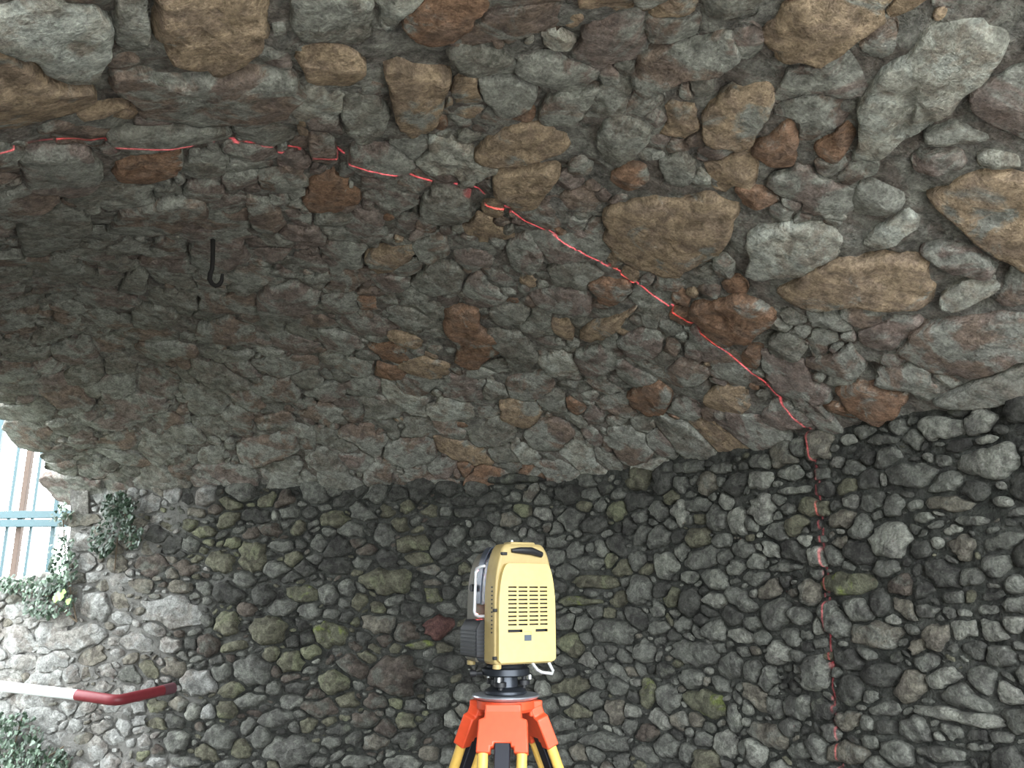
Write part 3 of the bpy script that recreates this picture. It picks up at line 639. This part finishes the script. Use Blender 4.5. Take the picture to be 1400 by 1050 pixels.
ivy('pale ivy hanging over the wall corner and sill beside the fence opening', [(55, 800, 50, 14, 170, .55), (95, 770, 18, 45, 170, .4), (75, 825, 38, 20, 150, .35), (92, 705, 14, 16, 40, .4), (20, 800, 22, 10, 30, .8)],
    [[(110, 850), (100, 800), (92, 760), (88, 700)], [(110, 850), (70, 815), (20, 805)]], 3, [(100, 813, .07), (93, 818, .05), (110, 822, .04)])
ivy('dark patch of ivy high on the wall right of the bright opening', [(172, 700, 24, 26, 220, .02), (150, 740, 18, 24, 110, .05), (190, 735, 16, 16, 70, .02)], [[(160, 780), (165, 740), (175, 700)]], 4)
ivy('bluish ivy low on the wall under the rail at the bottom left', [(30, 1010, 42, 40, 330, .3), (75, 1040, 30, 22, 110, .2)], [[(20, 1070), (25, 1020), (35, 980)], [(20, 1070), (60, 1040), (90, 1020)]], 5)

# ------------------------------------------------------------------ laser scanner
yel = material('scanner_yellow', (.66, .49, .18), .42, spec=.5); yel2 = material('scanner_shell', (.42, .32, .14), .5, spec=.4)
gry = material('scanner_grey', (.085, .10, .13), .3, .3); blk = material('black_plastic', (.014, .014, .016), .5); slv = material('polished_metal', (.85, .86, .88), .35, .6)
dgl = bpy.data.materials.new('smoked_window'); dgl.use_nodes = True
nt = dgl.node_tree; nt.nodes.remove(nt.nodes['Principled BSDF']); tr = nt.nodes.new('ShaderNodeBsdfTransparent'); tr.inputs[0].default_value = (.30, .32, .38, 1)
gl = nt.nodes.new('ShaderNodeBsdfGlossy'); gl.inputs['Roughness'].default_value = .3; mxs = nt.nodes.new('ShaderNodeMixShader'); mxs.inputs[0].default_value = .16
nt.links.new(tr.outputs[0], mxs.inputs[1]); nt.links.new(gl.outputs[0], mxs.inputs[2]); nt.links.new(mxs.outputs[0], nt.nodes['Material Output'].inputs[0])
SX, SY, SZ = -.0125, 2.85, 1.372; YAW = R(30)
scn = empty('laser_scanner', 'yellow laser scanner with vent slots and grey side window, on top of the tripod', 'laser scanner', (SX, SY, SZ), YAW)
def shell(w0, h, r0, wt, inset=0., zb=.0, n=10):
    """tombstone outline: straight sides that lean in towards a rounded top"""
    P = [(-w0 + .008 + inset, zb + inset), (w0 - .008 - inset, zb + inset), (w0 - inset, zb + .008 + inset), (w0 - inset, zb + h * .50)]
    for k in range(1, n + 1):
        t = k / n * math.pi / 2; P.append((wt + (w0 - wt) * math.cos(t) ** .9 - inset, zb + h * .50 + (h * .50) * math.sin(t) - inset * math.sin(t)))
    L = [(-x, z) for x, z in P[3:]][::-1]
    return P + L + [(-w0 + inset, zb + .008 + inset)]
def tomb(w0, h, wt, zb): return shell(w0, h, 0, wt, 0, zb)
def shaped(name, secs, mat, parent, bevel=.004):
    """loft of tombstones along y"""
    bm = bmesh.new(); R_ = []
    for y, w0, h, wt, zb in secs:
        R_.append([bm.verts.new((x, y, z)) for x, z in tomb(w0, h, wt, zb)])
    for A, B in zip(R_, R_[1:]):
        n = len(A)
        for k in range(n): bm.faces.new((A[k], A[(k + 1) % n], B[(k + 1) % n], B[k]))
    bm.faces.new(R_[0]); bm.faces.new(R_[-1]); return obj(name, bm, mat, parent, bevel=bevel, angle=30)
HB = .375
front = shaped('front_housing', [(-.108, .1095, HB - .012, .056, .002), (-.100, .111, HB, .059, 0), (-.038, .111, HB, .059, 0)], yel2, scn)
shaped('rear_housing', [(.034, .104, HB - .014, .052, 0), (.100, .102, HB - .026, .050, 0), (.118, .092, HB - .06, .042, .006)], material('scanner_rear', (.20, .18, .14), .5), scn)
shaped('base_housing', [(-.040, .100, .118, .07, .0), (.032, .100, .118, .07, .0)], gry, scn)
# front panel with real slots
pan_out = tomb(.105, HB - .072, .070, .008)
bm = bmesh.new(); prism(bm, pan_out, -.126, -.100)
pan = obj('front_panel', bm, yel, scn, smooth=False)
cut = bmesh.new(); zrow = [.237 - .0128 * k for k in range(10)]
cols = [(-.072, -.041), (-.034, -.001), (.006, .039), (.046, .074)]
for z_ in zrow:
    for a_, b_ in cols: bx(cut, (a_, -.14, z_ - .0024), (b_, -.112, z_ + .0024))
bx(cut, (-.073, -.14, .0985), (-.020, -.112, .1070)); bx(cut, (.029, -.14, .0985), (.074, -.112, .1070))
cm = bpy.data.meshes.new('cut'); cut.to_mesh(cm); cut.free(); co = link('cut', cm, scn)
mod = pan.modifiers.new('b', 'BOOLEAN'); mod.object = co; mod.operation = 'DIFFERENCE'; mod.solver = 'EXACT'
dg = bpy.context.evaluated_depsgraph_get(); me = bpy.data.meshes.new_from_object(pan.evaluated_get(dg))
pan.modifiers.clear(); pan.data = me; bpy.data.objects.remove(co)
bv = pan.modifiers.new('bevel', 'BEVEL'); bv.width = .004; bv.segments = 3; bv.limit_method = 'ANGLE'; bv.angle_limit = R(60); bv.use_clamp_overlap = True
me.materials.clear(); me.materials.append(yel); me.materials.append(blk)
for p in me.polygons:
    c0 = p.center
    p.material_index = 1 if (-.1255 < c0.y < -.111 and abs(c0.x) < .0755 and .09 < c0.z < .245) else 0
grv = material('panel_mark', (.07, .09, .12), .5)
bm = bmesh.new(); bx(bm, (-.013, -.1275, .072), (.013, -.125, .090)); obj('badge', bm, grv, scn, smooth=False)
bm = bmesh.new(); bx(bm, (-.013, -.1275, .0985), (.013, -.125, .1008)); bx(bm, (.0105, -.1275, .0905), (.013, -.125, .0985)); obj('latch_outline', bm, material('latch_mark', (.45, .34, .13), .5), scn, smooth=False)
bm = bmesh.new(); bx(bm, (-.099, -.1262, .0915), (-.0, -.1255, .0925)); bm.free()
for (x_, z_) in ((-.105, .166), (.105, .166), (-.105, .022), (.105, .022), (-.078, .342)):
    bm = bmesh.new(); bx(bm, (x_ - .010, -.114, z_ - .005), (x_ + .010, -.100, z_ + .005)); obj('screw_recess', bm, blk, scn, bevel=.002)
bm = bmesh.new()
for z_ in zrow + [.11, .098]: bx(bm, (-.1122, -.094, z_ - .0022), (-.1105, -.086, z_ + .0022))
obj('side_vent', bm, blk, scn, smooth=False)
# top lever
bm = bmesh.new(); tube(bm, [(-.052, -.112, .352), (-.02, -.115, .353), (.02, -.116, .352), (.062, -.112, .341)], [.006, .011, .013, .010], 10)
obj('top_lever', bm, blk, scn)
bm = bmesh.new(); bx(bm, (-.048, -.10, HB - .004), (.045, -.05, HB + .006)); obj('top_plate', bm, yel2, scn, bevel=.004)
for x_ in (-.02,): 
    bm = bmesh.new(); lathe(bm, [(.004, 0), (.004, .012), (.002, .014)], 10, Matrix.Translation((x_, -.06, HB))); obj('top_screw', bm, slv, scn)
# smoked window over the rotating mirror, dark rim, mirror
def rimring(name, y0, y1, w0, h, wt, th, mat):
    bm = bmesh.new(); A = tomb(w0, h, wt, 0)[3:-1]; B = [(x * (1 - th / w0), z - (th if z > h * .5 else 0) * .9) for x, z in A]
    for (a0, a1, b0, b1) in zip(A, A[1:], B, B[1:]):
        q = [bm.verts.new((p[0], y, p[1])) for y in (y0, y1) for p in (a0, a1, b1, b0)]
        for f in ((0, 1, 2, 3), (4, 5, 6, 7), (0, 1, 5, 4), (2, 3, 7, 6)): bm.faces.new([q[i] for i in f])
    bmesh.ops.remove_doubles(bm, verts=bm.verts, dist=1e-5); return obj(name, bm, mat, scn)
rimring('window_rim', -.040, -.022, .105, HB - .003, .054, .012, gry)
rimring('window_rim', .002, .036, .105, HB - .006, .054, .012, gry)
rimring('side_window', -.023, .003, .102, HB - .010, .053, .002, dgl)
bm = bmesh.new(); tube(bm, [(0, -.037, .245), (0, -.018, .245)], [.034, .030], 24); obj('mirror', bm, slv, scn)
bm = bmesh.new(); tube(bm, [(0, .030, .245), (0, .004, .245)], [.040, .036], 24); obj('motor_cap', bm, blk, scn)
# silver handle on the left side and the ribbed battery cover
bm = bmesh.new(); tube(bm, [(-.104, -.030, .305), (-.118, -.022, .302), (-.124, -.010, .296), (-.125, -.004, .285), (-.127, -.001, .16), (-.125, -.006, .150), (-.118, -.014, .146), (-.102, -.030, .146)], .0052, 10)
obj('side_handle', bm, slv, scn)
bm = bmesh.new(); prism(bm, [(-.140, .020), (-.098, .014), (-.098, .135), (-.122, .135), (-.140, .108)], -.040, .075); obj('ribbed_cover', bm, blk, scn, bevel=.004)
bm = bmesh.new()
for k in range(7): bx(bm, (-.1425, -.034, .030 + k * .0115), (-.139, .069, .0345 + k * .0115))
for k in range(7): bx(bm, (-.138, -.0425, .030 + k * .0115), (-.103, -.0395, .0345 + k * .0115))
obj('rib', bm, material('rib_plastic', (.020, .023, .028), .45), scn, smooth=False)
bm = bmesh.new(); tube(bm, [(-.104, .045, .235), (-.117, .045, .235)], .012, 14); obj('side_knob', bm, blk, scn)
# wire bail under the right side
bm = bmesh.new(); tube(bm, [(.030, -.10, .004), (.040, -.116, -.018), (.055, -.120, -.026), (.094, -.118, -.032), (.102, -.112, -.024), (.092, -.10, .004)], .0050, 8); obj('wire_bail', bm, slv, scn)
for (x_, y_) in ((-.095, -.095), (-.09, .09)):
    bm = bmesh.new(); lathe(bm, [(.012, -.012), (.014, -.010), (.014, .002)], 16, Matrix.Translation((x_, y_, 0))); obj('foot_pad', bm, yel2, scn)

# laser: a fan of red light leaving the slot between the two housings
ld = bpy.data.lights.new('laser_fan', 'POINT'); ld.shadow_soft_size = 0; ld.energy = 1; ld.use_nodes = True; ld.color = (1, 1, 1)
lo = bpy.data.objects.new('laser_fan', ld); C.objects.link(lo); lo.parent = scn; lo.location = (0, -.010, .245)
nt = ld.node_tree; em = nt.nodes['Emission']; geo = nt.nodes.new('ShaderNodeNewGeometry')
dt = nt.nodes.new('ShaderNodeVectorMath'); dt.operation = 'DOT_PRODUCT'; dt.inputs[1].default_value = (-math.sin(YAW), math.cos(YAW), 0)
nt.links.new(geo.outputs['Incoming'], dt.inputs[0])
ab = nt.nodes.new('ShaderNodeMath'); ab.operation = 'ABSOLUTE'; nt.links.new(dt.outputs['Value'], ab.inputs[0])
mr = nt.nodes.new('ShaderNodeMapRange'); mr.interpolation_type = 'SMOOTHSTEP'; mr.inputs['From Min'].default_value = .0012; mr.inputs['From Max'].default_value = .0034
mr.inputs['To Min'].default_value = 1; mr.inputs['To Max'].default_value = 0; nt.links.new(ab.outputs[0], mr.inputs['Value'])
ml = nt.nodes.new('ShaderNodeMath'); ml.operation = 'MULTIPLY'; ml.inputs[1].default_value = 7000.; nt.links.new(mr.outputs[0], ml.inputs[0])
em.inputs['Color'].default_value = (1, .075, .085, 1); nt.links.new(ml.outputs[0], em.inputs['Strength'])

# ------------------------------------------------------------------ tribrach
dark = material('dark_metal', (.045, .05, .06), .35, .6)
PZ = 1.272
tri = empty('tribrach', 'dark metal tribrach with levelling screws between the scanner and the tripod plate', 'tribrach', (SX - .008, SY, PZ), 0)
bm = bmesh.new(); lathe(bm, [(.070, .058), (.078, .062), (.078, .080), (.066, .086), (.060, .099)], 36); obj('upper_plate', bm, dark, tri)
bm = bmesh.new(); lathe(bm, [(.062, .001), (.068, .004), (.068, .012), (.056, .020), (.040, .024), (.038, .060)], 36); obj('lower_plate', bm, dark, tri)
for k in range(3):
    a = R(-105 + 120 * k); M = Matrix.Translation((.062 * math.cos(a), .062 * math.sin(a), 0))
    bm = bmesh.new(); lathe(bm, [(.008, .018), (.008, .026), (.019, .028), (.019, .042), (.008, .044), (.008, .060)], 20, M); s_ = obj('levelling_screw', bm, blk, tri)
    bm = bmesh.new(); lathe(bm, [(.0055, .044), (.0055, .058)], 12, Matrix.Translation((.082 * math.cos(a), .082 * math.sin(a), 0))); obj('screw_pin', bm, slv, s_)
bm = bmesh.new(); lathe(bm, [(.011, 0), (.011, .02), (.009, .022)], 16, Matrix.Translation((-.095, -.02, .066)) @ Matrix.Rotation(R(-90), 4, 'Y')); 
tube(bm, [(-.075, -.02, .066), (-.098, -.02, .066)], .006, 8); obj('clamp_knob', bm, blk, tri)

# ------------------------------------------------------------------ tripod
org = material('orange_paint', (.72, .085, .030), .42, spec=.5); ylp = material('yellow_pole', (.74, .47, .11), .38, spec=.5); stl = material('plate_metal', (.55, .58, .64), .32, .75)
navy = material('dark_slide', (.010, .011, .018), .5); tip = material('steel_tip', (.35, .35, .36), .4, .9)
trp = empty('survey_tripod', 'orange headed survey tripod on yellow poles carrying the scanner', 'tripod', (SX - .008, SY, 0), 0)
bm = bmesh.new(); lathe(bm, [(.085, PZ - .016), (.104, PZ - .010), (.110, PZ - .004), (.108, PZ), (.02, PZ)], 56); obj('head_plate', bm, stl, trp)
bm = bmesh.new(); lathe(bm, [(.050, PZ - .055), (.085, PZ - .050), (.094, PZ - .040), (.094, PZ - .016)], 36); obj('head_casting', bm, org, trp)
for k, az in enumerate((-94, 26, 146)):
    a = R(az); sl = R(22.5)
    base = Matrix.Rotation(a + math.pi / 2, 4, 'Z')          # local -y points outward
    bm = bmesh.new(); bx(bm, (-.056, -.106, PZ - .066), (.056, -.06, PZ - .018), base); obj('hinge_block', bm, org, trp, bevel=.004)
    M = base @ Matrix.Translation((0, -.080, PZ - .055)) @ Matrix.Rotation(-sl, 4, 'X')   # local -z runs down the leg, outward
    outl = [(-.078, -.115), (-.044, -.115), (-.044, -.092), (-.022, -.092), (-.022, -.10), (-.022, -.088), (.022, -.088), (.044, -.115), (.078, -.115), (.078, -.022), (.056, .004), (.056, .02), (-.056, .02), (-.056, .004), (-.078, -.022)]
    outl = [(-.080, -.115), (-.036, -.115), (-.036, -.098), (-.026, -.098), (-.026, -.086), (.026, -.086), (.026, -.098), (.036, -.098), (.036, -.115), (.080, -.115), (.076, -.018), (.058, -.012), (.058, .016), (-.058, .016), (-.058, -.012), (-.076, -.018)]
    bm = bmesh.new(); prism(bm, outl, -.030, .012, M); leg = obj('leg', bm, org, trp, bevel=.004)
    bm = bmesh.new(); tube(bm, [M @ Vector((-.070, -.005, -.026)), M @ Vector((.070, -.005, -.026))], .009, 14); obj('hinge_pin', bm, dark, leg)
    for sx in (-.060, .060):
        bm = bmesh.new(); tube(bm, [M @ Vector((sx, -.009, -.10)), M @ Vector((sx * .85, -.009, -.75))], .0165, 16); obj('pole', bm, ylp, leg)
    bm = bmesh.new(); bx(bm, (-.024, -.022, -.98), (.024, .004, -.075), M); obj('slide', bm, navy, leg, bevel=.003)
    bm = bmesh.new(); bx(bm, (-.075, -.034, -.80), (.075, .016, -.72), M); obj('clamp', bm, org, leg, bevel=.005)
    Lf = (PZ - .055) / math.cos(sl)
    bm = bmesh.new(); bx(bm, (-.017, -.018, -Lf + .10), (.017, .002, -.95), M); obj('lower_leg', bm, ylp, leg, bevel=.003)
    bm = bmesh.new(); tube(bm, [M @ Vector((0, -.008, -Lf + .13)), M @ Vector((0, -.008, -Lf + .06)), M @ Vector((0, -.008, -Lf + .004))], [.022, .02, .005], 12); obj('spike', bm, tip, leg)
bm = bmesh.new(); tube(bm, [(0, 0, PZ - .02), (0, 0, PZ - .12)], [.016, .014], 16); obj('centre_screw', bm, dark, trp)
